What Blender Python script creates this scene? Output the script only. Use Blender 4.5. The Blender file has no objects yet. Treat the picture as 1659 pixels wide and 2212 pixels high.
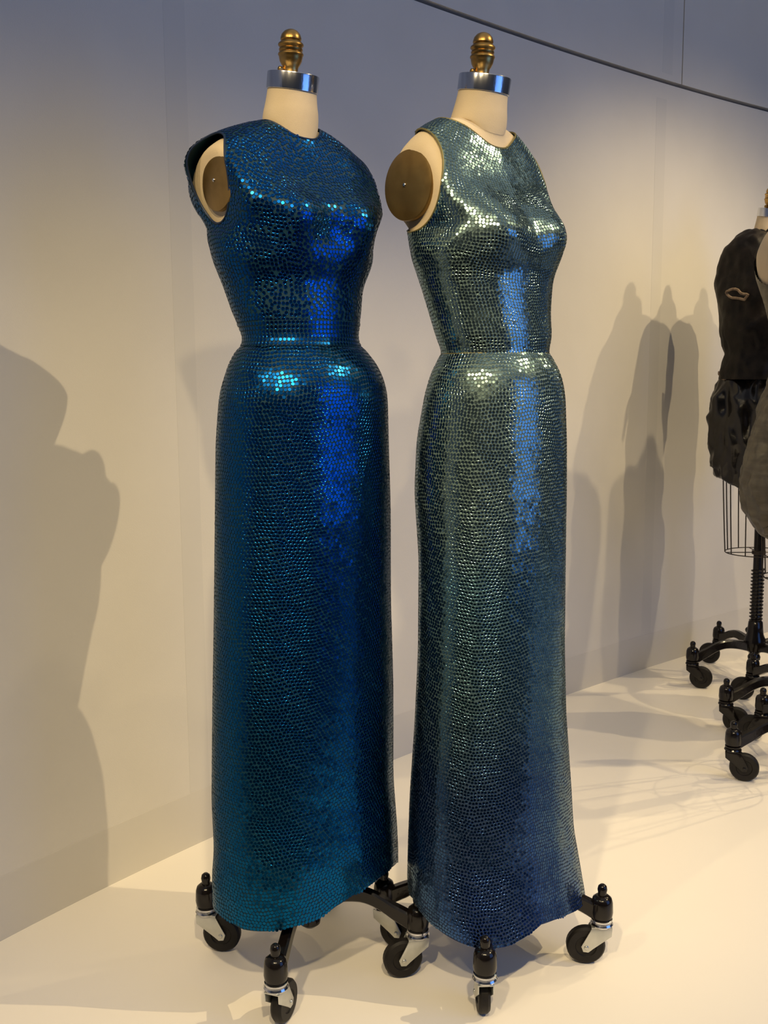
import bpy, bmesh, math, random
import numpy as np
from mathutils import Vector, Matrix, noise

random.seed(7); rng = np.random.default_rng(7)
sc = bpy.context.scene
COL = sc.collection
R = math.radians

# ------------------------------------------------------------------ camera
F_PX, PITCH, ROLL, CAM_Z = 2200.0, R(8.0), R(-0.4), 1.15
r0 = Vector((1, 0, 0)); fwd = Vector((0, math.cos(PITCH), -math.sin(PITCH))); u0 = r0.cross(fwd)
right = r0 * math.cos(ROLL) + u0 * math.sin(ROLL); up = right.cross(fwd)
cam_data = bpy.data.cameras.new('camera'); cam = bpy.data.objects.new('camera', cam_data); COL.objects.link(cam)
m = Matrix((right, up, -fwd)).transposed().to_4x4(); m.translation = Vector((0, 0, CAM_Z)); cam.matrix_world = m
cam_data.sensor_fit = 'VERTICAL'; cam_data.sensor_height = 24.0; cam_data.lens = F_PX / 2212 * 24.0
cam_data.clip_start = 0.02; cam_data.clip_end = 100
sc.camera = cam

# ------------------------------------------------------------------ world, lights, exposure
sc.view_settings.view_transform = 'Standard'; sc.view_settings.look = 'None'
sc.view_settings.gamma = 1; sc.view_settings.use_curve_mapping = False
sc.view_settings.exposure = 0.0
w = bpy.data.worlds.new('gallery_air'); sc.world = w; w.use_nodes = True
w.node_tree.nodes['Background'].inputs[0].default_value = (0.030, 0.034, 0.045, 1)
w.node_tree.nodes['Background'].inputs[1].default_value = 1.0

def aim(o, tgt):
    d = Vector(tgt) - o.location
    o.rotation_euler = d.to_track_quat('-Z', 'Y').to_euler()

def spot(loc, tgt, power, angle, blend=0.6, col=(1.0, 0.78, 0.44), size=0.014):
    d = bpy.data.lights.new('track_spot', 'SPOT'); d.energy = power; d.color = col
    d.spot_size = R(angle); d.spot_blend = blend; d.shadow_soft_size = size
    o = bpy.data.objects.new('track_spot', d); COL.objects.link(o); o.location = loc; aim(o, tgt)

def area(loc, tgt, power, sx, sy, col):
    d = bpy.data.lights.new('screen_light', 'AREA'); d.energy = power; d.color = col
    d.shape = 'RECTANGLE'; d.size = sx; d.size_y = sy
    o = bpy.data.objects.new('screen_light', d); COL.objects.link(o); o.location = loc; aim(o, tgt)

area((0.5, -0.5, 5.2), (0.5, -0.5, 0.0), 118, 10.0, 10.0, (0.98, 0.965, 0.985))       # cool ceiling glow of the gallery
spot((3.60, 1.50, 4.00), (-0.50, 2.00, 0.25), 430, 33, 0.9)                 # throws the gowns' shadows on the left of the wall
spot((-0.62, -0.56, 2.95), (0.05, 2.3, 0.15), 190, 50, 1.0, size=0.05)
spot((-1.45, 0.15, 2.90), (0.05, 1.87, 1.05), 60, 32, 0.7)
spot((0.22, -0.55, 2.95), (0.25, 2.3, 0.10), 200, 50, 1.0, size=0.05)
spot((1.68, 2.49, 2.77), (1.15, 3.5, 0.3), 66, 85, 0.9)
spot((2.25, 2.96, 2.77), (1.10, 3.5, 0.3), 78, 85, 0.9)
spot((2.80, 3.43, 2.77), (1.00, 3.5, 0.3), 92, 85, 0.9)
area((3.3, 0.25, 1.6), (0.0, 1.9, 1.2), 30, 2.0, 2.2, (0.14, 0.36, 1.0))    # blue projection screen across the gallery

# ------------------------------------------------------------------ helpers
def mat(name, col=(.8, .8, .8), rough=.5, metal=0.0, spec=.5, coat=0.0):
    mt = bpy.data.materials.new(name); mt.use_nodes = True
    b = mt.node_tree.nodes['Principled BSDF']
    b.inputs['Base Color'].default_value = (*col, 1); b.inputs['Roughness'].default_value = rough
    b.inputs['Metallic'].default_value = metal; b.inputs['Specular IOR Level'].default_value = spec
    b.inputs['Coat Weight'].default_value = coat
    return mt

def add_noise(mt, c1, c2, scale, detail=4, bump=0.0, bscale=None, stretch=None, lo=.35, hi=.65):
    nt = mt.node_tree; N = nt.nodes; L = nt.links; b = N['Principled BSDF']
    tc = N.new('ShaderNodeTexCoord'); src = tc.outputs['Object']
    if stretch:
        mp = N.new('ShaderNodeMapping'); mp.inputs['Scale'].default_value = stretch
        L.new(src, mp.inputs['Vector']); src = mp.outputs[0]
    n = N.new('ShaderNodeTexNoise'); n.inputs['Scale'].default_value = scale; n.inputs['Detail'].default_value = detail
    L.new(src, n.inputs['Vector'])
    r = N.new('ShaderNodeValToRGB'); r.color_ramp.elements[0].color = (*c1, 1); r.color_ramp.elements[1].color = (*c2, 1)
    r.color_ramp.elements[0].position = lo; r.color_ramp.elements[1].position = hi
    L.new(n.outputs[0], r.inputs[0]); L.new(r.outputs[0], b.inputs['Base Color'])
    if bump:
        n2 = N.new('ShaderNodeTexNoise'); n2.inputs['Scale'].default_value = bscale or scale; n2.inputs['Detail'].default_value = 3
        L.new(src, n2.inputs['Vector'])
        bp = N.new('ShaderNodeBump'); bp.inputs['Strength'].default_value = bump; bp.inputs['Distance'].default_value = 0.002
        L.new(n2.outputs[0], bp.inputs['Height']); L.new(bp.outputs[0], b.inputs['Normal'])
    return mt

def link(name, me, mt=None, parent=None, smooth=True):
    if mt is not None: me.materials.append(mt)
    if len(me.polygons): me.polygons.foreach_set('use_smooth', [bool(smooth)] * len(me.polygons))
    o = bpy.data.objects.new(name, me); COL.objects.link(o)
    if parent is not None: o.parent = parent
    return o

def tag(o, label=None, cat=None, group=None, kind=None):
    if label: o['label'] = label
    if cat: o['category'] = cat
    if group: o['group'] = group
    if kind: o['kind'] = kind
    return o

def empty(name, loc, rz=0.0, parent=None):
    o = bpy.data.objects.new(name, None); COL.objects.link(o)
    o.empty_display_size = .1; o.location = loc; o.rotation_euler = (0, 0, rz)
    if parent is not None: o.parent = parent
    return o

class MB:
    def __init__(s): s.v = []; s.f = []
    def add(s, vs, fs):
        n = len(s.v); s.v += [tuple(v) for v in vs]; s.f += [tuple(n + i for i in f) for f in fs]
    def lathe(s, prof, n=32, M=None, cap=True):
        vs = []; fs = []
        for (r, z) in prof:
            for k in range(n):
                a = 2 * math.pi * k / n; vs.append(Vector((r * math.cos(a), r * math.sin(a), z)))
        for i in range(len(prof) - 1):
            for k in range(n):
                k2 = (k + 1) % n; fs.append((i * n + k, i * n + k2, (i + 1) * n + k2, (i + 1) * n + k))
        if cap:
            fs.append(tuple(range(n - 1, -1, -1))); fs.append(tuple((len(prof) - 1) * n + k for k in range(n)))
        if M is not None: vs = [M @ v for v in vs]
        s.add(vs, fs)
    def tube(s, pts, r, n=10, closed=False, rad=None):
        pts = [Vector(p) for p in pts]; m_ = len(pts); vs = []; fs = []; ref = None
        for i, p in enumerate(pts):
            a = pts[(i - 1) % m_] if (closed or i > 0) else p; b = pts[(i + 1) % m_] if (closed or i < m_ - 1) else p
            t = (b - a).normalized()
            if ref is None: ref = t.orthogonal().normalized()
            ref = (ref - t * ref.dot(t)).normalized(); bi = t.cross(ref)
            rr = rad[i] if rad else r
            for k in range(n):
                an = 2 * math.pi * k / n; vs.append(p + (ref * math.cos(an) + bi * math.sin(an)) * rr)
        for i in range(m_ if closed else m_ - 1):
            j = (i + 1) % m_
            for k in range(n):
                k2 = (k + 1) % n; fs.append((i * n + k, i * n + k2, j * n + k2, j * n + k))
        if not closed: fs.append(tuple(range(n - 1, -1, -1))); fs.append(tuple((m_ - 1) * n + k for k in range(n)))
        s.add(vs, fs)
    def prism(s, poly, t, M):        # poly in local xz, thickness t along y
        n = len(poly); vs = [M @ Vector((x, -t / 2, z)) for x, z in poly] + [M @ Vector((x, t / 2, z)) for x, z in poly]
        fs = [tuple(range(n)), tuple(range(2 * n - 1, n - 1, -1))] + [((i + 1) % n, i, n + i, n + (i + 1) % n) for i in range(n)]
        s.add(vs, fs)
    def build(s, name, mt, parent=None, smooth=True, bevel=0):
        me = bpy.data.meshes.new(name); me.from_pydata([tuple(v) for v in s.v], [], s.f); me.update()
        bm = bmesh.new(); bm.from_mesh(me)
        if bevel:
            es = [e for e in bm.edges if len(e.link_faces) == 2 and e.calc_face_angle(0) > R(35)]
            bmesh.ops.bevel(bm, geom=es, offset=bevel, segments=2, affect='EDGES', profile=.5, clamp_overlap=True)
        bmesh.ops.recalc_face_normals(bm, faces=bm.faces)
        if smooth:
            for e in bm.edges:
                if len(e.link_faces) == 2 and e.calc_face_angle(0) > R(38): e.smooth = False
        bm.to_mesh(me); bm.free()
        return link(name, me, mt, parent, smooth)

def np_mesh(name, V, faces_flat, sizes, mt, parent):
    me = bpy.data.meshes.new(name)
    me.vertices.add(len(V)); me.vertices.foreach_set('co', V.astype(np.float32).ravel())
    me.loops.add(len(faces_flat)); me.loops.foreach_set('vertex_index', faces_flat.astype(np.int32))
    st = np.concatenate(([0], np.cumsum(sizes)[:-1])).astype(np.int32)
    me.polygons.add(len(sizes)); me.polygons.foreach_set('loop_start', st)
    me.update(calc_edges=True); me.validate()
    return me

def grid_obj(name, P, mt, parent, keep=None, closed=True, smooth=True, flip=False):
    nv, nt, _ = P.shape
    i = np.arange(nv - 1)[:, None]; jn = nt if closed else nt - 1; j = np.arange(jn)[None, :]; j2 = (j + 1) % nt
    a = i * nt + j; b = i * nt + j2; c = (i + 1) * nt + j2; d = (i + 1) * nt + j
    q = np.stack([a, b, c, d], -1)
    if flip: q = q[..., ::-1]
    q = q.reshape(-1, 4)
    if keep is not None: q = q[keep.reshape(-1)]
    used = np.unique(q); remap = np.full(nv * nt, -1); remap[used] = np.arange(len(used))
    V = P.reshape(-1, 3)[used]; q = remap[q]
    me = np_mesh(name, V, q.ravel(), np.full(len(q), 4), mt, parent)
    return link(name, me, mt, parent, smooth)

# ------------------------------------------------------------------ materials
M_wall = add_noise(mat('painted_scrim', rough=.9, spec=.15), (.635, .610, .575), (.665, .640, .605), 3.0, 3, .12, 420, (1, 1, 1))
M_band = add_noise(mat('scrim_overlap', rough=.9, spec=.15), (.600, .580, .552), (.630, .608, .580), 3.0, 3)
M_base = add_noise(mat('scrim_footing', rough=.9, spec=.15), (.598, .574, .538), (.622, .597, .560), 3.0, 3)
M_slot = mat('seam_shadow_gap', (.16, .16, .18), .9)
M_floor = add_noise(mat('platform_paint', rough=.42, spec=.35), (.84, .79, .71), (.87, .82, .74), 1.2, 3, .03, 60)
M_linen = add_noise(mat('linen', rough=.85, spec=.2), (.67, .535, .345), (.73, .595, .40), 9, 4, .35, 900)
M_linen_dark = mat('linen_seam', (.50, .39, .24), .9)
M_brass = add_noise(mat('aged_brass', rough=.34, metal=1.0), (.30, .175, .05), (.50, .32, .11), 22, 5, .15, 60)
M_plate = add_noise(mat('tarnished_plate', rough=.42, metal=.75), (.20, .125, .04), (.33, .215, .075), 14, 5, .12, 40)
M_chrome = add_noise(mat('brushed_steel', rough=.16, metal=1.0), (.50, .51, .54), (.66, .67, .70), 60, 3, .08, 300, (1, 1, .05))
M_zinc = add_noise(mat('zinc_fork', rough=.33, metal=.85), (.52, .53, .50), (.62, .63, .60), 30, 3)
M_iron = add_noise(mat('black_enamel_iron', rough=.16, spec=.35), (.004, .003, .003), (.008, .006, .005), 30, 3, .15, 90)
M_rubber = add_noise(mat('black_rubber', rough=.55, spec=.3), (.006, .005, .0045), (.012, .010, .009), 40, 3)
M_wire = mat('dark_wire', (.035, .026, .018), .45, .4)
M_bind = mat('gold_green_binding', (.20, .17, .06), .5, .3)
M_bindb = mat('navy_binding', (.006, .02, .06), .5, .2)
M_screw = mat('screw_steel', (.6, .6, .58), .25, 1.0)

def grad_mat(name, stops, rough, metal, spec, spread=0.0, face=None, coat=0.0):
    """colour that belongs to the garment: dyed gradient along its height (object Z, metres)"""
    mt = mat(name, rough=rough, metal=metal, spec=spec, coat=coat); nt = mt.node_tree; N = nt.nodes; L = nt.links; b = N['Principled BSDF']
    tc = N.new('ShaderNodeTexCoord'); sx = N.new('ShaderNodeSeparateXYZ'); L.new(tc.outputs['Object'], sx.inputs[0])
    n = N.new('ShaderNodeTexNoise'); n.inputs['Scale'].default_value = 7; L.new(tc.outputs['Object'], n.inputs['Vector'])
    ma = N.new('ShaderNodeMath'); ma.operation = 'MULTIPLY_ADD'; ma.inputs[1].default_value = spread; L.new(n.outputs[0], ma.inputs[0]); L.new(sx.outputs[2], ma.inputs[2])
    mr = N.new('ShaderNodeMath'); mr.operation = 'DIVIDE'; mr.inputs[1].default_value = 1.6; L.new(ma.outputs[0], mr.inputs[0])
    r = N.new('ShaderNodeValToRGB'); cr = r.color_ramp
    while len(cr.elements) > 1: cr.elements.remove(cr.elements[-1])
    cr.elements[0].position = stops[0][0] / 1.6; cr.elements[0].color = (*stops[0][1], 1)
    for z, c in stops[1:]:
        e = cr.elements.new(z / 1.6); e.color = (*c, 1)
    L.new(mr.outputs[0], r.inputs[0]); out = r.outputs[0]
    if face:                                   # iridescence: hue turns at grazing angles
        lw = N.new('ShaderNodeLayerWeight'); lw.inputs[0].default_value = .35
        mx = N.new('ShaderNodeMix'); mx.data_type = 'RGBA'; L.new(lw.outputs['Facing'], mx.inputs[0])
        L.new(out, mx.inputs[6]); mx.inputs[7].default_value = (*face, 1); out = mx.outputs[2]
    L.new(out, b.inputs['Base Color'])
    return mt

M_blue_cloth = grad_mat('blue_net_ground', [(0, (.002, .040, .070)), (1.6, (.002, .030, .058))], .6, .0, .3)
M_blue_seq = grad_mat('blue_sequin', [(0, (.003, .12, .30)), (.5, (.003, .075, .22)), (1.6, (.003, .065, .30))], .24, 1.0, .5, .1, (.01, .10, .15))
M_green_cloth = grad_mat('sea_green_net_ground', [(.10, (.016, .030, .085)), (.45, (.022, .040, .082)), (.62, (.058, .098, .112)), (.82, (.062, .12, .14)), (1.0, (.125, .185, .175)), (1.6, (.11, .17, .165))], .6, .0, .3, .12)
M_green_seq = grad_mat('sea_green_sequin', [(.10, (.025, .065, .25)), (.45, (.028, .075, .18)), (.62, (.08, .17, .20)), (.82, (.09, .21, .27)), (1.0, (.20, .29, .27)), (1.6, (.20, .29, .28))], .20, 1.0, .5, .12, (.16, .30, .34))

# ------------------------------------------------------------------ setting: curved wall
fl = np.array([(-1.75, .15), (-1.30, .98), (-.96, 1.68), (-.791, 1.94), (-.681, 2.089), (-.522, 2.279), (-.433, 2.388), (.02, 2.883), (.08, 2.945), (.678, 3.534), (.862, 3.69), (1.036, 3.832), (1.252, 4.003), (1.519, 4.207), (1.666, 4.315), (2.4, 4.83), (3.4, 5.42), (5.0, 6.2)])
def curve_pts(P, step=.03):
    t = np.concatenate(([0], np.cumsum(np.linalg.norm(np.diff(P, axis=0), axis=1))))
    deg = 7; cx = np.polyfit(t, P[:, 0], deg); cy = np.polyfit(t, P[:, 1], deg)
    s = np.arange(0, t[-1], step); Q = np.stack([np.polyval(cx, s), np.polyval(cy, s)], 1)
    return Q
WC = curve_pts(fl)
wd = np.gradient(WC, axis=0); wd /= np.linalg.norm(wd, axis=1)[:, None]; WN = np.stack([wd[:, 1], -wd[:, 0]], 1)   # towards the room

def arc_index(x):                     # index on the wall curve nearest to world x
    return int(np.argmin(abs(WC[:, 0] - x)))

def wall_strip(name, i0, i1, z0, z1, front, back, mt, parent=None, zs=None, fr0=0, fr1=0):
    """solid curved slab between two curve stations; front/back are offsets towards the room"""
    idx = np.arange(i0, i1 + 1); A = WC[idx] + WN[idx] * front; B = WC[idx] + WN[idx] * back
    A[0] += wd[i0] * fr0; A[-1] -= wd[i1] * fr1; B[0] += wd[i0] * fr0; B[-1] -= wd[i1] * fr1
    n = len(idx); V = [(*a, z0) for a in A] + [(*a, z1) for a in A] + [(*b, z0) for b in B] + [(*b, z1) for b in B]; F = []
    for k in range(n - 1):
        F += [(k, k + 1, n + k + 1, n + k), (2 * n + k + 1, 2 * n + k, 3 * n + k, 3 * n + k + 1), (n + k, n + k + 1, 3 * n + k + 1, 3 * n + k), (k + 1, k, 2 * n + k, 2 * n + k + 1)]
    F += [(0, n, 3 * n, 2 * n), (n - 1, 3 * n - 1, 4 * n - 1, 2 * n - 1)]
    mb = MB(); mb.add(V, F)
    return mb.build(name, mt, parent, smooth=True)

SEAM = 2.158
NW = len(WC) - 1; iL = arc_index(-.455); iR = arc_index(1.00); iU = arc_index(1.085)
wall = wall_strip('wall_left', 0, NW, 0.0, 4.2, -.030, -.12, M_slot); tag(wall, kind='structure')
cuts = [0, iL, iR, NW]
for a, b in zip(cuts[:-1], cuts[1:]):
    wall_strip('panel', a, b, 0.0, SEAM - .007, 0, -.0305, M_wall, wall)
ucuts = [0, arc_index(-.60), iU, arc_index(2.9), NW]
for a, b in zip(ucuts[:-1], ucuts[1:]):
    wall_strip('panel', a, b, SEAM + .007, 4.2, 0, -.0305, M_wall, wall, fr0=.003, fr1=.003)
for ix, z0, z1 in ((iL, .0, SEAM - .007), (iR, .0, SEAM - .06), (iR + 1, SEAM + .03, 4.2)):
    wall_strip('overlap_strip', ix - 1, ix + 1, z0, z1, .0003, -.001, M_band, wall)
base = wall_strip('baseboard_left', 0, NW, 0, .135, .0008, -.001, M_base); tag(base, kind='structure')
M_dark = add_noise(mat('dark_gallery_floor', rough=.5, spec=.4), (.035, .033, .032), (.05, .047, .045), 2.0, 3)
mb = MB(); mb.add([(-7, -6, -.36), (9, -6, -.36), (9, 10, -.36), (-7, 10, -.36), (-7, -6, -.5), (9, -6, -.5), (9, 10, -.5), (-7, 10, -.5)],
       [(0, 1, 2, 3), (7, 6, 5, 4), (0, 4, 5, 1), (1, 5, 6, 2), (2, 6, 7, 3), (3, 7, 4, 0)])
lower_floor = mb.build('floor', M_dark, None, smooth=False); tag(lower_floor, kind='structure'); lower_floor.name = 'floor.001'
mb = MB(); mb.add([(-3, 1.15, 0), (6, 1.15, 0), (6, 7, 0), (-3, 7, 0), (-3, 1.15, -.36), (6, 1.15, -.36), (6, 7, -.36), (-3, 7, -.36)],
       [(0, 1, 2, 3), (7, 6, 5, 4), (0, 4, 5, 1), (1, 5, 6, 2), (2, 6, 7, 3), (3, 7, 4, 0)])
tag(mb.build('floor', M_floor, None, smooth=False), kind='structure')

# ------------------------------------------------------------------ the figure's surface
def interp(tab, z, col): return np.interp(z, [t[0] for t in tab], [t[col] for t in tab])

def smooth_tab(tab, cols, n=240, w=5):
    zs = np.linspace(tab[0][0], tab[-1][0], n); out = [zs]
    for c in cols:
        v = np.interp(zs, [t[0] for t in tab], [t[c] for t in tab]); vp = np.pad(v, w, mode='edge'); k = np.hanning(2 * w + 3)[1:-1]; k /= k.sum()
        out.append(np.convolve(vp, k, 'valid'))
    return out

class Body:
    """rings about a standing axis: x across the shoulders, -y to the front"""
    def __init__(s, tab, phi, z0, zn_f, zn_b, zn_s, rn, neck_shift, bust=.034, bust_z=1.385, bust_x=.072, ksh=.8, waves=0.0, hem=None, seed=0, e_s=1.7, e_f=1.25, latp=1.3, flare=None, shoulder=.04, side=(.160, .10, .006), back=.028):
        # tab rows: z, apparent half width, apparent centre, depth ratio
        s.phi = phi; cp, sp = math.cos(phi), math.sin(phi)
        rows = [(z, h / math.sqrt(cp * cp + k * k * sp * sp), k * h / math.sqrt(cp * cp + k * k * sp * sp), -c / sp) for z, h, c, k in tab]
        s.T = smooth_tab(rows, (1, 2, 3))
        s.z0, s.znf, s.znb, s.zns, s.rn, s.ns = z0, zn_f, zn_b, zn_s, rn, neck_shift
        s.bust, s.bz, s.bx = bust, bust_z, bust_x; s.waves = waves; s.hem = hem; s.seed = seed; s.e_s, s.e_f, s.latp = e_s, e_f, latp; s.flare = flare; s.shoulder = shoulder; s.side = side; s.back = back
    def low(s, th, z):
        a = np.interp(z, s.T[0], s.T[1]); d = np.interp(z, s.T[0], s.T[2]); sh = np.interp(z, s.T[0], s.T[3])
        n = 2.15 + .6 * np.clip((z - 1.36) / .08, 0, 1)
        cx, sy = np.cos(th), np.sin(th)
        rad = (np.abs(cx / a) ** n + np.abs(sy / d) ** n) ** (-1 / n)
        return rad, sh
    def point(s, th, v, zlo):
        """v in 0..1: from zlo(th) to z0; v in 1..2: over the shoulders to the neck base"""
        th, v = np.broadcast_arrays(th, v); vl = np.clip(v, 0, 1); z = zlo + (s.z0 - zlo) * vl
        rad, sh = s.low(th, z)
        if s.waves:
            k = np.clip((.60 - z) / .5, 0, 1) ** 1.3
            rad = rad * (1 + s.waves * k * (np.sin(5 * th + s.seed) + .6 * np.sin(8 * th + 1.3 * s.seed + .5) + .35 * np.sin(13 * th)))
        if s.flare:                                # the side seam kicks out near the hem
            dth = (th - s.flare[0] + np.pi) % (2 * np.pi) - np.pi
            rad = rad * (1 + s.flare[1] * np.exp(-(dth / s.flare[2]) ** 2) * np.clip((.42 - z) / .28, 0, 1.2) ** 1.5)
        t = np.clip(v - 1, 0, 1) * math.pi / 2
        lat = np.cos(th) ** 2; lat = lat ** s.latp
        e = s.e_f + (s.e_s - s.e_f) * lat
        X = np.cos(t) ** (2 / e); Z = np.sin(t) ** (2 / e)
        front = (np.sin(th) < 0)
        zn = np.where(front, s.znf, s.znb) * (1 - lat) + s.zns * lat
        zz = np.where(v > 1, s.z0 + (zn - s.z0) * Z, z)
        kz = np.clip((zz - (s.z0 - .035)) / .085, 0, 1); kz = kz * kz * (3 - 2 * kz)
        rad = rad + s.shoulder * kz * np.abs(np.cos(th)) ** 5          # the shoulder stands out past the ribs
        rr = np.where(v > 1, s.rn + (rad - s.rn) * X, rad)
        ks = np.clip((zz - (s.z0 - .02)) / .13, 0, 1); ks = kz * lat ** .5 + ks * (1 - lat ** .5)   # shoulders set back at once, the chest gradually
        shz = np.where(v > 1, sh + (s.ns - sh) * (1 - X), sh) + s.back * ks * X ** .7
        x = rr * np.cos(th); y = rr * np.sin(th)
        if s.bust:
            g = np.zeros_like(x)
            for sx in (-1, 1):
                dz = zz - s.bz; sg = np.where(dz > 0, .052, .040)
                g = g + .86 * np.exp(-((x - sx * s.bx) / .058) ** 2) * np.exp(-(dz / sg) ** 2)
            y = y - s.bust * g * np.clip(-np.sin(th) * 1.4, 0, 1)
        X0, sl, sf = s.side                         # flat side under the arm plate
        lim = X0 + sl * (zz - 1.47) + .08 * np.clip((1.40 - zz) / .06, 0, 1) ** 2
        ax = np.abs(x); ax = lim - sf * np.logaddexp(0, (lim - ax) / sf)
        x = np.where(zz > 1.30, np.sign(x) * np.minimum(np.abs(x), np.maximum(ax, 0)), x)
        y = y + shz
        return np.stack([x, y, zz], -1)

def grid_normals(P):
    dt = np.roll(P, -1, 1) - np.roll(P, 1, 1); dv = np.gradient(P, axis=0)
    n = np.cross(dt, dv); n /= np.linalg.norm(n, axis=-1)[..., None] + 1e-12
    return n, dv / (np.linalg.norm(dv, axis=-1)[..., None] + 1e-12)

NT = 288
TH = np.linspace(0, 2 * np.pi, NT, endpoint=False)

def even_rows(P, nv):
    out = np.empty((nv,) + P.shape[1:]); q = np.linspace(0, 1, nv)
    for j in range(P.shape[1]):
        L = np.concatenate(([0], np.cumsum(np.linalg.norm(np.diff(P[:, j], axis=0), axis=1)))); L /= L[-1]
        for k in range(3): out[:, j, k] = np.interp(q, L, P[:, j, k])
    return out

def sequins(name, P, inside, s_col, s_row, mt, parent, rad, lift, jitter=.0005, tilt=.02, rnd=.05, wav=1.0, straight=False, top_margin=0.0):
    nv, nt, _ = P.shape; n, u = grid_normals(P)
    mer = np.linalg.norm(np.diff(P, axis=0), axis=2).sum(0); uneven = (mer.max() - mer.min()) > .11; rows = int(mer.max() / (s_row * (.55 if uneven else 1)))
    C = []; NN = []; UU = []; cell = s_col; H = {}
    dmin2 = (s_col * .87) ** 2
    for k in range(rows):
        base = (k + .5) / rows * (nv - 1)
        wv = 0 if straight else wav * (.9 * np.sin(TH * 6 + k * .21) + .8 * np.sin(TH * 11 + 1.7 + k * .37) + .5 * np.sin(TH * 23 + k * .9)) * (.0013 / s_row) * (nv - 1) / rows
        f = np.clip(base + wv, 0, nv - 1.001); i = np.floor(f).astype(int); a = (f - i)[:, None] if np.ndim(f) else f - i
        if np.ndim(i) == 0: i = np.full(nt, int(i)); a = np.full((nt, 1), float(base - int(base)))
        j = np.arange(nt)
        row = P[i, j] * (1 - a) + P[np.minimum(i + 1, nv - 1), j] * a
        rn = n[i, j]; ru = u[i, j]; ins = inside[i, j] | inside[np.minimum(i + 1, nv - 1), j] if inside is not None else np.zeros(nt, bool)
        cl = np.vstack([row, row[:1]]); L = np.concatenate(([0], np.cumsum(np.linalg.norm(np.diff(cl, axis=0), axis=1))))
        cnt = max(6, int(L[-1] / s_col)); q = ((np.arange(cnt) + .5 * (k % 2) + (0 if straight else rng.uniform(-.06, .06, cnt))) / cnt * L[-1]) % L[-1]
        jf = np.interp(q, L, np.arange(nt + 1)); j0 = np.floor(jf).astype(int) % nt; j1 = (j0 + 1) % nt; b = (jf - np.floor(jf))[:, None]
        pc = row[j0] * (1 - b) + row[j1] * b; pn = rn[j0] * (1 - b) + rn[j1] * b; pu = ru[j0] * (1 - b) + ru[j1] * b
        if not straight: pc = pc + pu * rng.normal(0, jitter, (cnt, 1))
        ok = ~(ins[j0] | ins[j1])
        pc, pn, pu = pc[ok], pn[ok], pu[ok]
        if uneven:
            kk = np.floor(pc / cell).astype(int); sel = []
            for m_ in range(len(pc)):
                c = pc[m_]; key = kk[m_]; bad = False
                for dx in (-1, 0, 1):
                    for dy in (-1, 0, 1):
                        for dz in (-1, 0, 1):
                            for o in H.get((key[0] + dx, key[1] + dy, key[2] + dz), ()):
                                if (o[0] - c[0]) ** 2 + (o[1] - c[1]) ** 2 + (o[2] - c[2]) ** 2 < dmin2: bad = True; break
                            if bad: break
                        if bad: break
                    if bad: break
                if not bad:
                    sel.append(m_); H.setdefault((key[0], key[1], key[2]), []).append((c[0], c[1], c[2]))
            pc, pn, pu = pc[sel], pn[sel], pu[sel]
        C.append(pc); NN.append(pn); UU.append(pu)
    C = np.vstack(C); N_ = np.vstack(NN); U = np.vstack(UU); K = len(C)
    lf = .016 * np.stack([np.sin(C[:, 0] * 90 + C[:, 2] * 61), np.sin(C[:, 1] * 80 + C[:, 2] * 47), np.sin(C[:, 2] * 130 + C[:, 0] * 40)], 1)
    N_ = N_ + U * tilt + rng.normal(0, rnd, (K, 3)) + lf * (0 if straight else 1)
    N_ /= np.linalg.norm(N_, axis=1)[:, None]
    U = U - N_ * (U * N_).sum(1)[:, None]; U /= np.linalg.norm(U, axis=1)[:, None]; Rr = np.cross(U, N_)
    seg = 8; an = np.arange(seg) * 2 * np.pi / seg
    r1, r2, h2 = rad * .88, rad, rad * .06
    C = C + N_ * lift
    ring = lambda r, h: C[:, None, :] + r * (np.cos(an)[None, :, None] * Rr[:, None, :] + np.sin(an)[None, :, None] * U[:, None, :]) + h * N_[:, None, :]
    V = np.concatenate([ring(r1, 0), ring(r2, h2)], 1).reshape(-1, 3)
    b = (np.arange(K) * 2 * seg)[:, None]; k = np.arange(seg); k2 = (k + 1) % seg
    quads = np.stack([k, k + seg, k2 + seg, k2], 1)[:, ::1]      # 8 rim quads
    loops = np.concatenate([b + k[::1], (b[:, :, None] + quads[None]).reshape(K, -1)], 1).ravel()
    sizes = np.tile(np.array([seg] + [4] * seg), K)
    me = np_mesh(name, V, loops, sizes, mt, parent)
    o = link(name, me, mt, parent, smooth=False); o['kind'] = 'stuff'
    return o, K

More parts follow.
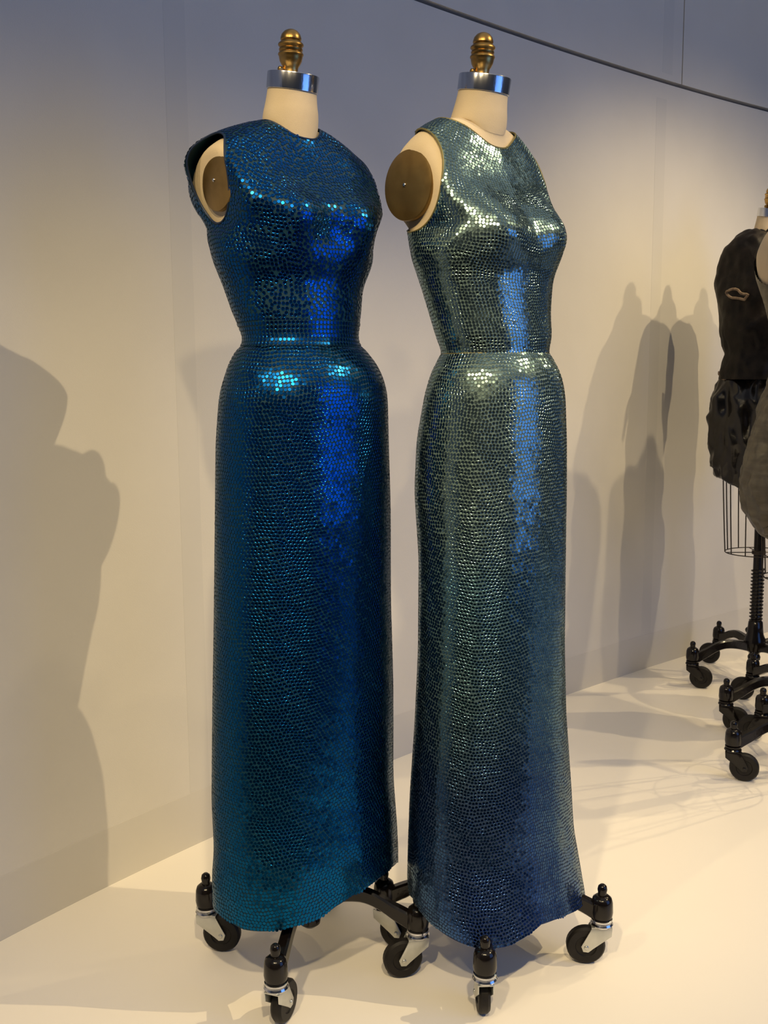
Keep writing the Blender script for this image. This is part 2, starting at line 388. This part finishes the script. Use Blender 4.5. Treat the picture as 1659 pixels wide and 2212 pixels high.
# ------------------------------------------------------------------ dress form (stand, neck, plates)
def caster(parent, ax, ay, trail, s=1.0, mf=None, mc=None):
    """stem at (ax, ay) in the form's frame; trail = direction of the wheel, radians"""
    c = empty('caster', (ax, ay, 0), trail, parent)
    wr, ww = .0375 * s, .021 * s; off = .030 * s
    m_ = MB(); W = Matrix.Translation((off, 0, wr)) @ Matrix.Rotation(R(90), 4, 'X')
    m_.lathe([(.006 * s, -ww / 2 * .8), (wr * .52, -ww / 2 * .8), (wr * .56, -ww / 2), (wr * .9, -ww / 2), (wr, -ww / 2 * .55), (wr, ww / 2 * .55), (wr * .9, ww / 2), (wr * .56, ww / 2), (wr * .52, ww / 2 * .8), (.006 * s, ww / 2 * .8)], 32, W)
    m_.build('wheel', M_rubber, c)
    f = MB()
    for sy in (-1, 1):
        y = sy * (ww / 2 + .003 * s)
        poly = [(-.019 * s, .078 * s), (.020 * s, .078 * s), (.026 * s, .066 * s), (off + .010 * s, wr + .002), (off + .006 * s, wr - .009 * s), (off - .004 * s, wr - .010 * s), (off - .012 * s, wr - .003 * s), (-.018 * s, .062 * s)]
        f.prism(poly, .0022 * s, Matrix.Translation((0, y, 0)))
        f.lathe([(.0045 * s, -.0025 * s), (.0045 * s, .002 * s), (.003 * s, .003 * s)], 12, Matrix.Translation((off, y, wr)) @ Matrix.Rotation(R(-90 * sy), 4, 'X'))
    f.prism([(-.019 * s, .0768 * s), (.021 * s, .0768 * s), (.021 * s, .0795 * s), (-.019 * s, .0795 * s)], ww + .008 * s, Matrix.Identity(4))
    f.build('fork', mf or M_zinc, c, bevel=.0006)
    k = MB(); k.lathe([(.012 * s, .0792 * s), (.0205 * s, .0795 * s), (.0225 * s, .083 * s), (.0205 * s, .0865 * s), (.018 * s, .0875 * s), (.0205 * s, .089 * s), (.0205 * s, .0925 * s), (.015 * s, .095 * s)], 28)
    k.build('swivel_collar', mc or M_chrome, c)
    return c

def leg(parent, ang, length, s=1.0, ztop=.150):
    D = Vector((math.cos(ang), math.sin(ang), 0)); S = Vector((-D.y, D.x, 0)); Zv = Vector((0, 0, 1))
    n = 22; mb = MB(); vs = []; fs = []
    st0 = .020
    for i in range(n + 1):
        t = i / n; x = st0 + (length - .012 - st0) * t
        zt = ztop + .004 + .012 * math.sin(math.pi * min(t * 1.25, 1)) - .030 * max(0, (t - .45) / .55) ** 1.7
        hgt = .034 - .006 * math.sin(math.pi * t) ; hw = .0115 - .002 * math.sin(math.pi * t)
        zt *= 1; zb = zt - hgt * s
        hw *= s
        sec = [(-hw, zb + .003), (-hw + .003, zb), (hw - .003, zb), (hw, zb + .003), (hw, zt - .004), (hw - .004, zt), (-hw + .004, zt), (-hw, zt - .004)]
        for (a, z) in sec: vs.append(D * x + S * a + Zv * z)
        if i:
            for k in range(8):
                k2 = (k + 1) % 8; fs.append(((i - 1) * 8 + k, (i - 1) * 8 + k2, i * 8 + k2, i * 8 + k))
    fs.append(tuple(range(7, -1, -1))); fs.append(tuple(n * 8 + k for k in range(8)))
    mb.add(vs, fs)
    # boss at the end that carries the caster, with its domed nut
    e = D * length; z1 = .1385 * s
    mb.lathe([(.016 * s, .0935 * s), (.0200 * s, .097 * s), (.0215 * s, .106 * s), (.0205 * s, z1 - .012), (.018 * s, z1 - .004), (.012 * s, z1 + .001), (.0085 * s, z1 + .0015), (.0085 * s, z1 + .008), (.0095 * s, z1 + .013), (.008 * s, z1 + .020), (.004 * s, z1 + .0235), (.0005, z1 + .024)], 24, Matrix.Translation(e))
    return mb.build('leg', M_iron, parent)

FIN = [(0.0005, 80), (.0065, 84), (.0120, 95), (.0165, 115), (.0185, 138), (.0186, 150), (.0172, 157), (.0186, 164), (.0222, 176), (.0228, 186), (.0205, 196), (.0196, 203), (.0212, 212), (.0208, 222), (.0196, 228), (.0222, 238), (.0228, 247), (.0212, 258), (.0208, 268), (.0195, 290), (.0165, 312), (.0138, 328), (.0130, 345), (.0134, 362), (.0170, 372), (.0172, 384)]

def make_form(loc, phi, body, name_label, group, legs, trails, leg_len, neck, plate, cage=None, hubz=.15, s=1.0, ring_shift=0.0, torso_lo=1.0, pole_spring=False):
    """neck: (z_base, r_base, z_cap, r_cap, shift_base, shift_cap); plate: (forward, z, radius, x)"""
    t = empty('dress_form', loc, 0); tag(t, name_label, 'dress form', group)
    ph = Matrix.Rotation(phi, 4, 'Z')
    # torso: linen-covered shell from the hip up to the neck base
    nv = 90; V = np.linspace(0, 2, nv)[:, None]
    P = body.point(np.broadcast_to(TH[None, ::3], (nv, NT // 3)), V, np.full((1, NT // 3), torso_lo))
    # close the bottom
    c0 = P[0].mean(0); P = np.concatenate([(c0 + (P[0] - c0) * .02)[None], P], 0)
    zb, rb, zc, rc, sb, scp = neck
    o = grid_obj('torso', P, M_linen, t); o.rotation_euler.z = phi
    # neck
    ncol = 64; an = np.arange(ncol) * 2 * np.pi / ncol; rows = []
    top = P[-1]; ring0 = np.stack([np.interp(an, np.append(TH[::3], 2 * np.pi), np.append(top[:, k], top[0, k])) for k in range(3)], 1)
    tl = R(11)
    for i in range(17):
        q = i / 16; z = zb + (zc - zb) * q
        r = rb + (rc - rb) * (1 - (1 - q) ** 1.5) ; sh = sb + (scp - sb) * q
        yy = r * np.sin(an); tilt = tl * q
        ring = np.stack([r * np.cos(an), yy * math.cos(tilt) + sh, z + yy * math.sin(tilt)], 1)
        k = max(0, 1 - q * 2.6) ** 2
        rows.append(ring0 * k + ring * (1 - k))
    nk = grid_obj('neck', np.array(rows), M_linen, t); nk.rotation_euler.z = phi
    # steel cap
    Mc = ph @ Matrix.Translation((0, scp, zc)) @ Matrix.Rotation(tl, 4, 'X')
    mb = MB(); mb.lathe([(rc + .0002, -.001), (rc + .0022, 0), (rc + .0022, .026), (rc + .0016, .0275), (rc - .002, .028), (.001, .0285)], 64, Mc)
    mb.build('neck_cap', M_chrome, t)['label'] = 'polished steel band capping the neck'
    # finial
    zt = zc + .028 + .0745
    pr = [(.0175, -.012)] + [(r * .98, (384 - y) / 3.318 * .00084) for r, y in FIN][::-1]
    Mf = ph @ Matrix.Translation((0, scp + .004, zc + .026)) @ Matrix.Rotation(R(3), 4, 'X')
    mb = MB(); mb.lathe(pr, 40, Mf); f = mb.build('finial', M_brass, t); f['label'] = 'turned brass finial'
    mb = MB(); mb.lathe([(.0045, -.006), (.0045, .004), (.003, .0055), (.0005, .006)], 12, Mf @ Matrix.Translation((-.016, .006, .010)) @ Matrix.Rotation(R(-90), 4, 'Y'))
    mb.build('set_screw', M_brass, f)
    # arm plates
    pf, pz, prd, px = plate
    sh = float(np.interp(pz, body.T[0], body.T[3]))
    dd = (P[..., 1] - sh - pf) ** 2 + (P[..., 2] - pz) ** 2 + np.where(P[..., 0] > .06, 0, 9); px = float(P[..., 0].ravel()[np.argmin(dd)]) + px
    for sx in (-1, 1):
        Mp = ph @ Matrix.Translation((sx * px, sh + pf, pz)) @ Matrix.Rotation(R(90 * sx), 4, 'Y') @ Matrix.Rotation(R(0), 4, 'X')
        mb = MB(); mb.lathe([(prd * .98, -.030), (prd, -.002), (prd * .985, 0), (prd * .93, .0012), (prd * .7, .0036), (prd * .4, .0054), (prd * .12, .0062), (.0005, .0063)], 56, Mp)
        pl = mb.build('arm_plate', M_plate, t); pl['label'] = 'domed tarnished brass arm plate'
        mb = MB(); mb.lathe([(.0032, .0050), (.0032, .0078), (.0022, .0090), (.0005, .0093)], 14, Mp); mb.build('screw', M_screw, pl)
    # pole and hub
    pole_top = torso_lo + .02
    mb = MB(); mb.lathe([(.0165 * s, .19 * s), (.0165 * s, pole_top)], 28, Matrix.Translation((0, 0, 0))); mb.build('pole', M_iron, t)
    if pole_spring:
        mb = MB(); z0, z1 = .215 * s, .40 * s; n = 15 * 14
        mb.tube([(math.cos(i / 14 * 2 * math.pi) * .0195 * s, math.sin(i / 14 * 2 * math.pi) * .0195 * s, z0 + (z1 - z0) * i / n) for i in range(n + 1)], .0034 * s, 6)
        mb.build('screw_thread', M_iron, t)
    mb = MB(); mb.lathe([(.012 * s, .075 * s), (.020 * s, .082 * s), (.0215 * s, .092 * s), (.017 * s, .102 * s), (.022 * s, .110 * s), (.034 * s, .116 * s), (.037 * s, .135 * s), (.035 * s, .155 * s), (.028 * s, .172 * s), (.026 * s, .190 * s), (.0235 * s, .215 * s), (.018 * s, .222 * s)], 32)
    mb.build('hub', M_iron, t)
    mb = MB(); mb.lathe([(.0095 * s, 0), (.0095 * s, .022 * s), (.011 * s, .026 * s), (.0115 * s, .036 * s), (.008 * s, .042 * s), (.0005, .0425 * s)], 16, Matrix.Translation((0, 0, .178 * s)) @ Matrix.Rotation(R(200), 4, 'Z') @ Matrix.Rotation(R(90), 4, 'X'))
    mb.build('clamp_knob', M_iron, t)
    for a, tr in zip(legs, trails):
        leg(t, a, leg_len, s); caster(t, math.cos(a) * leg_len, math.sin(a) * leg_len, tr, s, M_iron if cage else None, M_iron if cage else None)
    if cage:
        zt_, zb_, rt_, rb_, nw = cage
        for k in range(nw):
            a = phi + 2 * math.pi * (k + .5) / nw; pts = []
            for i in range(9):
                q = i / 8; r = rt_ + (rb_ - rt_) * q ** 1.5; z = zt_ + (zb_ - zt_) * q; pts.append((r * math.cos(a), r * .86 * math.sin(a), z))
            mb = MB(); mb.tube(pts, .0021, 6); mb.build('cage_wire', M_wire, t)
        for q in (.02, .42, 1.0):
            r = rt_ + (rb_ - rt_) * q ** 1.5; z = zt_ + (zb_ - zt_) * q
            mb = MB(); mb.tube([(r * math.cos(a), r * .86 * math.sin(a), z) for a in np.arange(48) * 2 * np.pi / 48], .0019, 6, closed=True); mb.build('cage_ring', M_wire, t)
        mb = MB()
        for a in (0, math.pi / 2, math.pi, -math.pi / 2):
            mb.tube([(.012 * math.cos(a), .012 * math.sin(a), zb_), (rb_ * math.cos(a), rb_ * .86 * math.sin(a), zb_)], .0018, 6)
        mb.lathe([(.0172, zb_ - .008), (.024, zb_ - .006), (.024, zb_ + .006), (.0172, zb_ + .008)], 20); mb.build('cage_bracket', M_wire, t)
    return t

def copy_tree(o, parent=None):
    c = o.copy(); COL.objects.link(c); c.parent = parent
    for ch in list(o.children): copy_tree(ch, c)
    return c

# ------------------------------------------------------------------ BLUE gown and its form
PHI_B = R(40); PHI_G = R(41)
def hemt(zs):      # hem height every 15 degrees round the figure, 0 = the wearer's left, 270 = front
    zs = np.array(zs)
    return lambda th: np.interp((np.asarray(th) % (2 * np.pi)) / (2 * np.pi) * len(zs), np.arange(len(zs) + 1), np.append(zs, zs[0]))
blue_tab = [(0.05, 0.1651, -0.0014, 0.7), (0.117, 0.1651, -0.0014, 0.7), (0.213, 0.1646, -0.0014, 0.7), (0.265, 0.1607, -0.0002, 0.72), (0.359, 0.1587, -0.005, 0.72), (0.542, 0.1548, -0.0011, 0.72), (0.721, 0.149, 0.0008, 0.74), (0.895, 0.1458, 0.0046, 0.76), (1.023, 0.142, 0.0055, 0.78), (1.107, 0.1372, 0.009, 0.8), (1.148, 0.1241, 0.0093, 0.8), (1.175, 0.1099, 0.003, 0.8), (1.194, 0.0892, 0.0049, 0.8), (1.215, 0.0942, 0.0031, 0.8), (1.247, 0.1055, -0.0021, 0.8), (1.296, 0.1142, -0.0086, 0.78), (1.344, 0.1336, -0.0069, 0.74), (1.384, 0.1317, -0.016, 0.72), (1.416, 0.1361, -0.0064, 0.7), (1.5, 0.1361, -0.0064, 0.66)]
body_b = Body(blue_tab, PHI_B, 1.425, 1.545, 1.578, 1.573, .047, .016, bust=.036, bust_z=1.392, bust_x=.074, waves=.016, seed=1.0, flare=(.30, .10, .30), shoulder=.070, side=(.147, .14, .005), e_s=1.5, e_f=1.1)
hem_b = hemt([0.17, 0.17, 0.17, 0.17, 0.17, 0.17, 0.17, 0.17, 0.17, 0.17, 0.1285, 0.1649, 0.164, 0.1562, 0.1601, 0.1679, 0.1694, 0.1837, 0.1923, 0.1965, 0.2008, 0.2018, 0.1881, 0.1675])
arm_b = (.018, 1.472, .050, .074, R(8), .16)

def gown(name, label, loc, phi, body, hem, cloth, seq, bind, arm, flap, vend, waist, rad, s_col, s_row, off=.0045, band=False, rnd=.04):
    g = empty(name, loc, phi); tag(g, label, 'dress')
    zmean = float(hem(np.array([0.0]))[0])
    # skirt: from hem to waist; rows in v chosen per column so the waist seam is level
    zl = hem(TH)[None, :]
    nvs = 300; q = np.linspace(0, 1, nvs)[:, None]; Z = zl + (waist - zl) * q; Vv = (Z - zl) / (body.z0 - zl)
    P = body.point(np.broadcast_to(TH[None], (nvs, NT)), Vv, zl); n, _ = grid_normals(P)
    puff = .0035 * np.clip((waist - Z) / .012, 0, 1); P = P + n * (off + puff)[..., None]
    sk = grid_obj('skirt', P, cloth, g)
    # inner turn of the hem gives the skirt its thickness
    Pi = P[:60] - n[:60] * .003; hm = grid_obj('hem_facing', np.concatenate([P[:1], Pi], 0), cloth, sk, flip=True)
    o, k1 = sequins('sequins', P, None, s_col, s_row, seq, sk, rad, .0008, rnd=rnd)
    # bodice
    btop = waist + (.044 if band else 0)
    nvb = 190; v0 = (waist - zl) / (body.z0 - zl); q = np.linspace(0, 1, nvb)[:, None]
    V = v0 + (vend(TH)[None, :] - v0) * q
    V = v0 + (vend(TH)[None, :] - v0) * np.linspace(0, 1, 600)[:, None]
    P = even_rows(body.point(np.broadcast_to(TH[None], (600, NT)), V, zl), nvb); n, _ = grid_normals(P); P = P + n * off
    fc, zc, af, az, al, xp = arm; sh = np.interp(zc, body.T[0], body.T[3]); sa, ca = math.sin(al), math.cos(al)
    u = ((np.abs(P[..., 0]) - xp) * sa + (P[..., 1] - sh) * ca - fc) / af; w_ = (P[..., 2] - zc) / az; rho = np.sqrt(u * u + w_ * w_) + 1e-9; lat = np.abs(P[..., 0]) > .075
    inside = (rho < 1) & lat
    if flap:
        k = np.exp(-((rho - 1) / .40) ** 2) * lat * np.clip((P[..., 2] - (zc - .055)) / .08, 0, 1) * (.15 + .85 * np.clip(u + .5, 0, 1))
        P[..., 0] += np.sign(P[..., 0]) * flap * k
    nb = np.zeros_like(inside)
    for dv in (-1, 0, 1):
        for dt in (-1, 0, 1): nb |= ~np.roll(np.roll(inside, dv, 0), dt, 1)
    edge = inside & nb; du = np.where(edge, (u / rho - u) * af, 0)
    P[..., 0] += np.sign(P[..., 0]) * du * sa; P[..., 1] += du * ca; P[..., 2] = np.where(edge, zc + w_ / rho * az, P[..., 2])
    r2 = np.roll(inside, -1, 1); keep = ~(inside[:-1] & inside[1:] & r2[:-1] & r2[1:])
    bo = grid_obj('bodice', P, cloth, g, keep=keep)
    grid_obj('lining', P - n * .002, cloth, bo, keep=keep, flip=True)
    i0 = 0
    if band:
        i0 = int(np.argmax(P[:, 0, 2] > btop))
    o, k2 = sequins('sequins', P[i0:], inside[i0:], s_col, s_row, seq, bo, rad, .0008, rnd=rnd)
    # binding round neckline and armholes
    mb = MB(); ring = P[-1]; mb.tube([tuple(p) for p in ring[::3]], .0016, 6, closed=True); mb.build('neckline_binding', bind, g)
    for sx in (-1, 1):
        pts = []
        for a in np.linspace(0, 2 * np.pi, 72, endpoint=False):
            zz = zc + az * math.sin(a); U = ((np.abs(P[..., 0]) - xp) * sa + (P[..., 1] - sh) * ca - fc) / af
            d = ((U - math.cos(a)) * af) ** 2 + (P[..., 2] - zz) ** 2 + np.where(P[..., 0] * sx > .06, 0, 9)
            d = np.where(edge | ~inside, d, 9); ix = np.argmin(d); du_ = (math.cos(a) - U.ravel()[ix]) * af
            pts.append((P[..., 0].ravel()[ix] + sx * du_ * sa, P[..., 1].ravel()[ix] + du_ * ca, zz))
        pts = np.array(pts); pts[:, :2] = (np.roll(pts, 1, 0) + np.roll(pts, -1, 0) + np.roll(pts, 2, 0) + np.roll(pts, -2, 0) + pts)[:, :2] / 5
        mb = MB(); mb.tube([tuple(p) for p in pts], .0018, 6, closed=True); mb.build('armhole_binding', bind, g)
    if band:
        q = np.linspace(0, 1, 24)[:, None]; Z = waist - .002 + (btop - waist + .002) * q + 0 * zl; Vv = (Z - zl) / (body.z0 - zl)
        Pb = body.point(np.broadcast_to(TH[None], (24, NT)), Vv, zl); n, _ = grid_normals(Pb); Pb = Pb + n * (off + .0015)
        wb = grid_obj('waistband', Pb, cloth, g); wb['label'] = 'waistband with sequins sewn in straight rows'
        o, k3 = sequins('sequins', Pb, None, .0072, .0066, seq, wb, rad, .0008, rnd=.012, straight=True, tilt=.03)
    else:
        Z = np.full((1, NT), waist); P1 = body.point(TH[None], (Z - zl) / (body.z0 - zl), zl)[0]; c = P1.mean(0)
        mb = MB(); mb.tube([tuple(c + (p - c) * 1.045) for p in P1[::3]], .0014, 6, closed=True); mb.build('waist_seam', bind, g)
    print('sequins', name, k1, k2)
    return g

vend_b = lambda th: 1.93 + 0 * th
LB = (-.150, 1.857, 0); LG = (.206, 1.880, 0)
gown('blue_gown', 'deep blue floor-length sequined sleeveless gown with a straight-rowed waistband, left of the pair', LB, PHI_B, body_b, hem_b, M_blue_cloth, M_blue_seq, M_bindb, arm_b, .022, vend_b, 1.190, .0033, .0068, .0066, band=True, rnd=.030)
make_form(LB, PHI_B, body_b, 'linen dress form on black four-legged caster base under the deep blue sequined gown', 'dress forms with sequined gowns',
          [R(168), R(258), R(348), R(78)], [R(-6), R(70), R(192), R(200)], .2135, (1.578, .052, 1.631, .0432, .016, .008), (.010, 1.466, .050, .002))

# ------------------------------------------------------------------ GREEN gown and its form
green_tab = [(0.04, 0.1547, 0.0214, 0.78), (0.107, 0.1537, 0.0194, 0.78), (0.16, 0.1602, 0.0055, 0.78), (0.251, 0.1513, -0.0009, 0.78), (0.346, 0.1463, -0.0021, 0.78), (0.486, 0.1359, -0.003, 0.78), (0.623, 0.1296, -0.0026, 0.8), (0.802, 0.1275, -0.0028, 0.84), (0.924, 0.1311, -0.0065, 0.86), (1.019, 0.1281, -0.0053, 0.86), (1.104, 0.1182, -0.0005, 0.86), (1.15, 0.1057, 0.0006, 0.84), (1.175, 0.0839, -0.0013, 0.84), (1.192, 0.0977, -0.0004, 0.82), (1.246, 0.1041, -0.0093, 0.8), (1.312, 0.1167, -0.0167, 0.78), (1.352, 0.1307, -0.0173, 0.76), (1.401, 0.1245, -0.0257, 0.72), (1.441, 0.1283, -0.0297, 0.68), (1.5, 0.1283, -0.0297, 0.64)]
body_g = Body(green_tab, PHI_G, 1.425, 1.560, 1.590, 1.590, .050, .050, bust=.036, bust_z=1.388, bust_x=.072, waves=.014, seed=4.0, shoulder=.050, side=(.137, .12, .008), back=.034, e_f=1.0)
hem_g = hemt([0.11, 0.11, 0.11, 0.11, 0.11, 0.11, 0.11, 0.11, 0.11, 0.11, 0.1516, 0.1627, 0.1432, 0.1291, 0.1143, 0.1178, 0.1285, 0.141, 0.137, 0.1332, 0.1236, 0.1181, 0.0993, 0.11])
arm_g = (.033, 1.478, .078, .088, R(14), .14)
vend_g = lambda th: 1.78 - .06 * np.clip(-np.sin(th), 0, 1) + .03 * np.cos(th) ** 2
gown('sea_green_gown', 'sea-green sequined gown fading to navy at the hem, right of the pair', LG, PHI_G, body_g, hem_g, M_green_cloth, M_green_seq, M_bind, arm_g, 0.0, vend_g, 1.176, .0029, .0061, .0063, band=False, rnd=.030)
make_form(LG, PHI_G, body_g, 'linen dress form on black caster base under the gown fading from sea green to navy', 'dress forms with sequined gowns',
          [R(171), R(261), R(351), R(81)], [R(-20), R(92), R(176), R(190)], .2135, (1.578, .055, 1.637, .0447, .050, .036), (.038, 1.469, .061, .004))

# ------------------------------------------------------------------ the dark group at the right
far_tab = [(.40, .10, 0, .84), (.70, .14, 0, .84), (.95, .135, 0, .84), (1.05, .125, 0, .84), (1.20, .105, 0, .82), (1.32, .125, -.01, .8), (1.42, .145, -.02, .72), (1.50, .150, -.02, .66)]
body_f = Body(far_tab, R(35), 1.455, 1.585, 1.615, 1.612, .049, .02, bust=.03, bust_z=1.41, bust_x=.072, shoulder=.012, side=(.140, .0, .012), back=.01, e_s=1.9)
LA = (1.352, 3.62, 0); LBk = (1.325, 3.175, 0); LC = (1.215, 2.785, 0)
formA = make_form(LA, R(35), body_f, 'wire-caged dress form on iron base, farthest, wearing the black crinkled dress', 'wire-caged dress forms',
          [R(192), R(282), R(12), R(102)], [R(-20), R(60), R(200), R(160)], .247, (1.604, .052, 1.660, .045, .02, .012), (.030, 1.50, .052, -.016),
          cage=(1.0, .485, .142, .118, 12), s=1.06, torso_lo=.98, pole_spring=True)
formB = copy_tree(formA); formB.location = LBk; formB['label'] = 'wire-caged dress form at the frame edge, middle base of three, under the grey draped dress'
formC = copy_tree(formA); formC.location = LC; formC['label'] = 'wire-caged dress form almost out of frame, nearest of the three caster bases'

M_black = add_noise(mat('black_glazed_cloth', rough=.24, spec=.45), (.0035, .0026, .0022), (.010, .0075, .006), 16, 5, .5, 55)
M_umber = add_noise(mat('brown_black_gauze', rough=.5, spec=.2), (.005, .0038, .003), (.015, .011, .008), 26, 5, .5, 80)
M_fray = add_noise(mat('frayed_thread', rough=.9), (.16, .11, .07), (.30, .22, .15), 60, 3)
M_grey = add_noise(mat('grey_metallic_mesh_cloth', rough=.30, metal=.35, spec=.5), (.075, .066, .050), (.125, .112, .085), 12, 4, .5, 240, (1, 1, 4))

def crumple(P, amp, sc_, seed):
    n, _ = grid_normals(P); Q = P.copy(); nv, nt, _ = P.shape
    for i in range(nv):
        for j in range(nt):
            p = Vector(P[i, j]) * sc_ + Vector((seed, seed * 2, 0)); p.z *= .55
            f = noise.noise(p) + .5 * noise.noise(p * 2.3) + .5 * (0.5 - abs(noise.noise(p * 1.6)) * 2)
            Q[i, j] += n[i, j] * f * amp
    return Q

def garment(name, part_, prof, mt, parent, amp, sc_, seed, squash=.8, nt=110, nv=90, phi=0.0):
    zs = np.linspace(prof[0][0], prof[-1][0], nv); hs = np.interp(zs, [p[0] for p in prof], [p[1] for p in prof]); cs = np.interp(zs, [p[0] for p in prof], [p[2] for p in prof])
    k = np.hanning(7)[1:-1]; k /= k.sum(); hs2 = np.convolve(np.pad(hs, 2, mode='edge'), k, 'valid')
    th = np.linspace(0, 2 * np.pi, nt, endpoint=False)
    P = np.stack([hs2[:, None] * np.cos(th)[None] + cs[:, None], hs2[:, None] * squash * np.sin(th)[None] + 0 * cs[:, None], zs[:, None] + .008 * np.sin(3 * th + seed)[None] * (zs[:, None] < zs[0] + .05)], -1)
    P = crumple(P, amp, sc_, seed)
    return grid_obj(part_, P, mt, parent)

# black dress on the farthest form
d = empty('black_dress', (LA[0], LA[1], 0)); tag(d, 'black crinkled glossy dress with a bubble skirt, on the farthest wire-caged form', 'dress')
nv = 80; V = np.linspace(0, 1.86, nv)[:, None]
P = body_f.point(np.broadcast_to(TH[None, ::2], (nv, NT // 2)), V, np.full((1, NT // 2), 1.10)); n, _ = grid_normals(P)
widen = .009 + .034 * np.clip((1.47 - P[..., 2]) / .2, 0, 1)
P = P + n * widen[..., None]; P = crumple(P, .007, 20, 3.1)
o = grid_obj('bodice', P, M_umber, d); o.rotation_euler.z = R(35)
garment('b', 'bubble_skirt', [(.742, .120, 0), (.755, .165, 0), (.80, .185, 0), (.88, .198, 0), (.97, .197, 0), (1.04, .185, 0), (1.10, .160, 0), (1.14, .140, 0), (1.17, .11, 0)], M_black, d, .015, 14, 5.2, nt=180, nv=120)
# worn slit on the sleeve side and the frayed hem of the bodice
mb = MB(); pts = []
for i in range(26):
    a = i / 26 * 2 * math.pi; ex = .040 * math.cos(a) + .004 * math.sin(5 * a); ez = .014 * math.sin(a) - .010 * math.cos(a) + .003 * math.sin(4 * a + 1)
    ang = R(214) + ex / .17; pts.append((.184 * math.cos(ang), .170 * math.sin(ang), 1.392 + ez))
mb.tube(pts, .0045, 7, closed=True); mb.build('frayed_slit', M_fray, d)
mb = MB(); pts = []
for i in range(60):
    a = i / 60 * 2 * math.pi; pts.append((.163 * math.cos(a), .145 * math.sin(a), 1.118 + .010 * math.sin(5 * a) + .006 * math.sin(11 * a)))
mb.tube(pts, .0032, 6, closed=True); mb.build('frayed_edge', M_fray, d)
mb = MB(); pts = [(.058 * math.cos(a), .058 * math.sin(a) + .02, 1.607 + .004 * math.sin(9 * a)) for a in np.arange(40) * 2 * math.pi / 40]
mb.tube(pts, .009, 8, closed=True, rad=[.009 + .003 * math.sin(i * 2.1) for i in range(40)]); mb.build('ruffled_collar', M_black, d)

# grey draped dress on the middle form
d = empty('grey_dress', (LBk[0], LBk[1], 0)); tag(d, 'grey-brown draped shiny mesh dress cut off by the right frame edge', 'dress')
garment('g', 'drape', [(.60, .09, 0), (.62, .140, 0), (.70, .185, 0), (.79, .205, 0), (.86, .197, 0), (.92, .182, 0), (1.04, .150, 0), (1.16, .115, 0), (1.24, .105, 0), (1.30, .10, 0)], M_grey, d, .014, 16, 9.4, nt=200, nv=150)
P = body_f.point(np.broadcast_to(TH[None, ::2], (nv, NT // 2)), np.linspace(.3, 1.80, nv)[:, None], np.full((1, NT // 2), 1.10)); n, _ = grid_normals(P); P = crumple(P + n * .007, .003, 14, 1.1)
sh = float(np.interp(1.5, body_f.T[0], body_f.T[3])); rho = ((P[..., 1] - sh - .015) / .095) ** 2 + ((P[..., 2] - 1.50) / .105) ** 2; ins = (rho < 1) & (abs(P[..., 0]) > .08)
r2 = np.roll(ins, -1, 1); keep = ~(ins[:-1] | ins[1:] | r2[:-1] | r2[1:])
o = grid_obj('bodice', P, M_grey, d, keep=keep); o.rotation_euler.z = R(35)
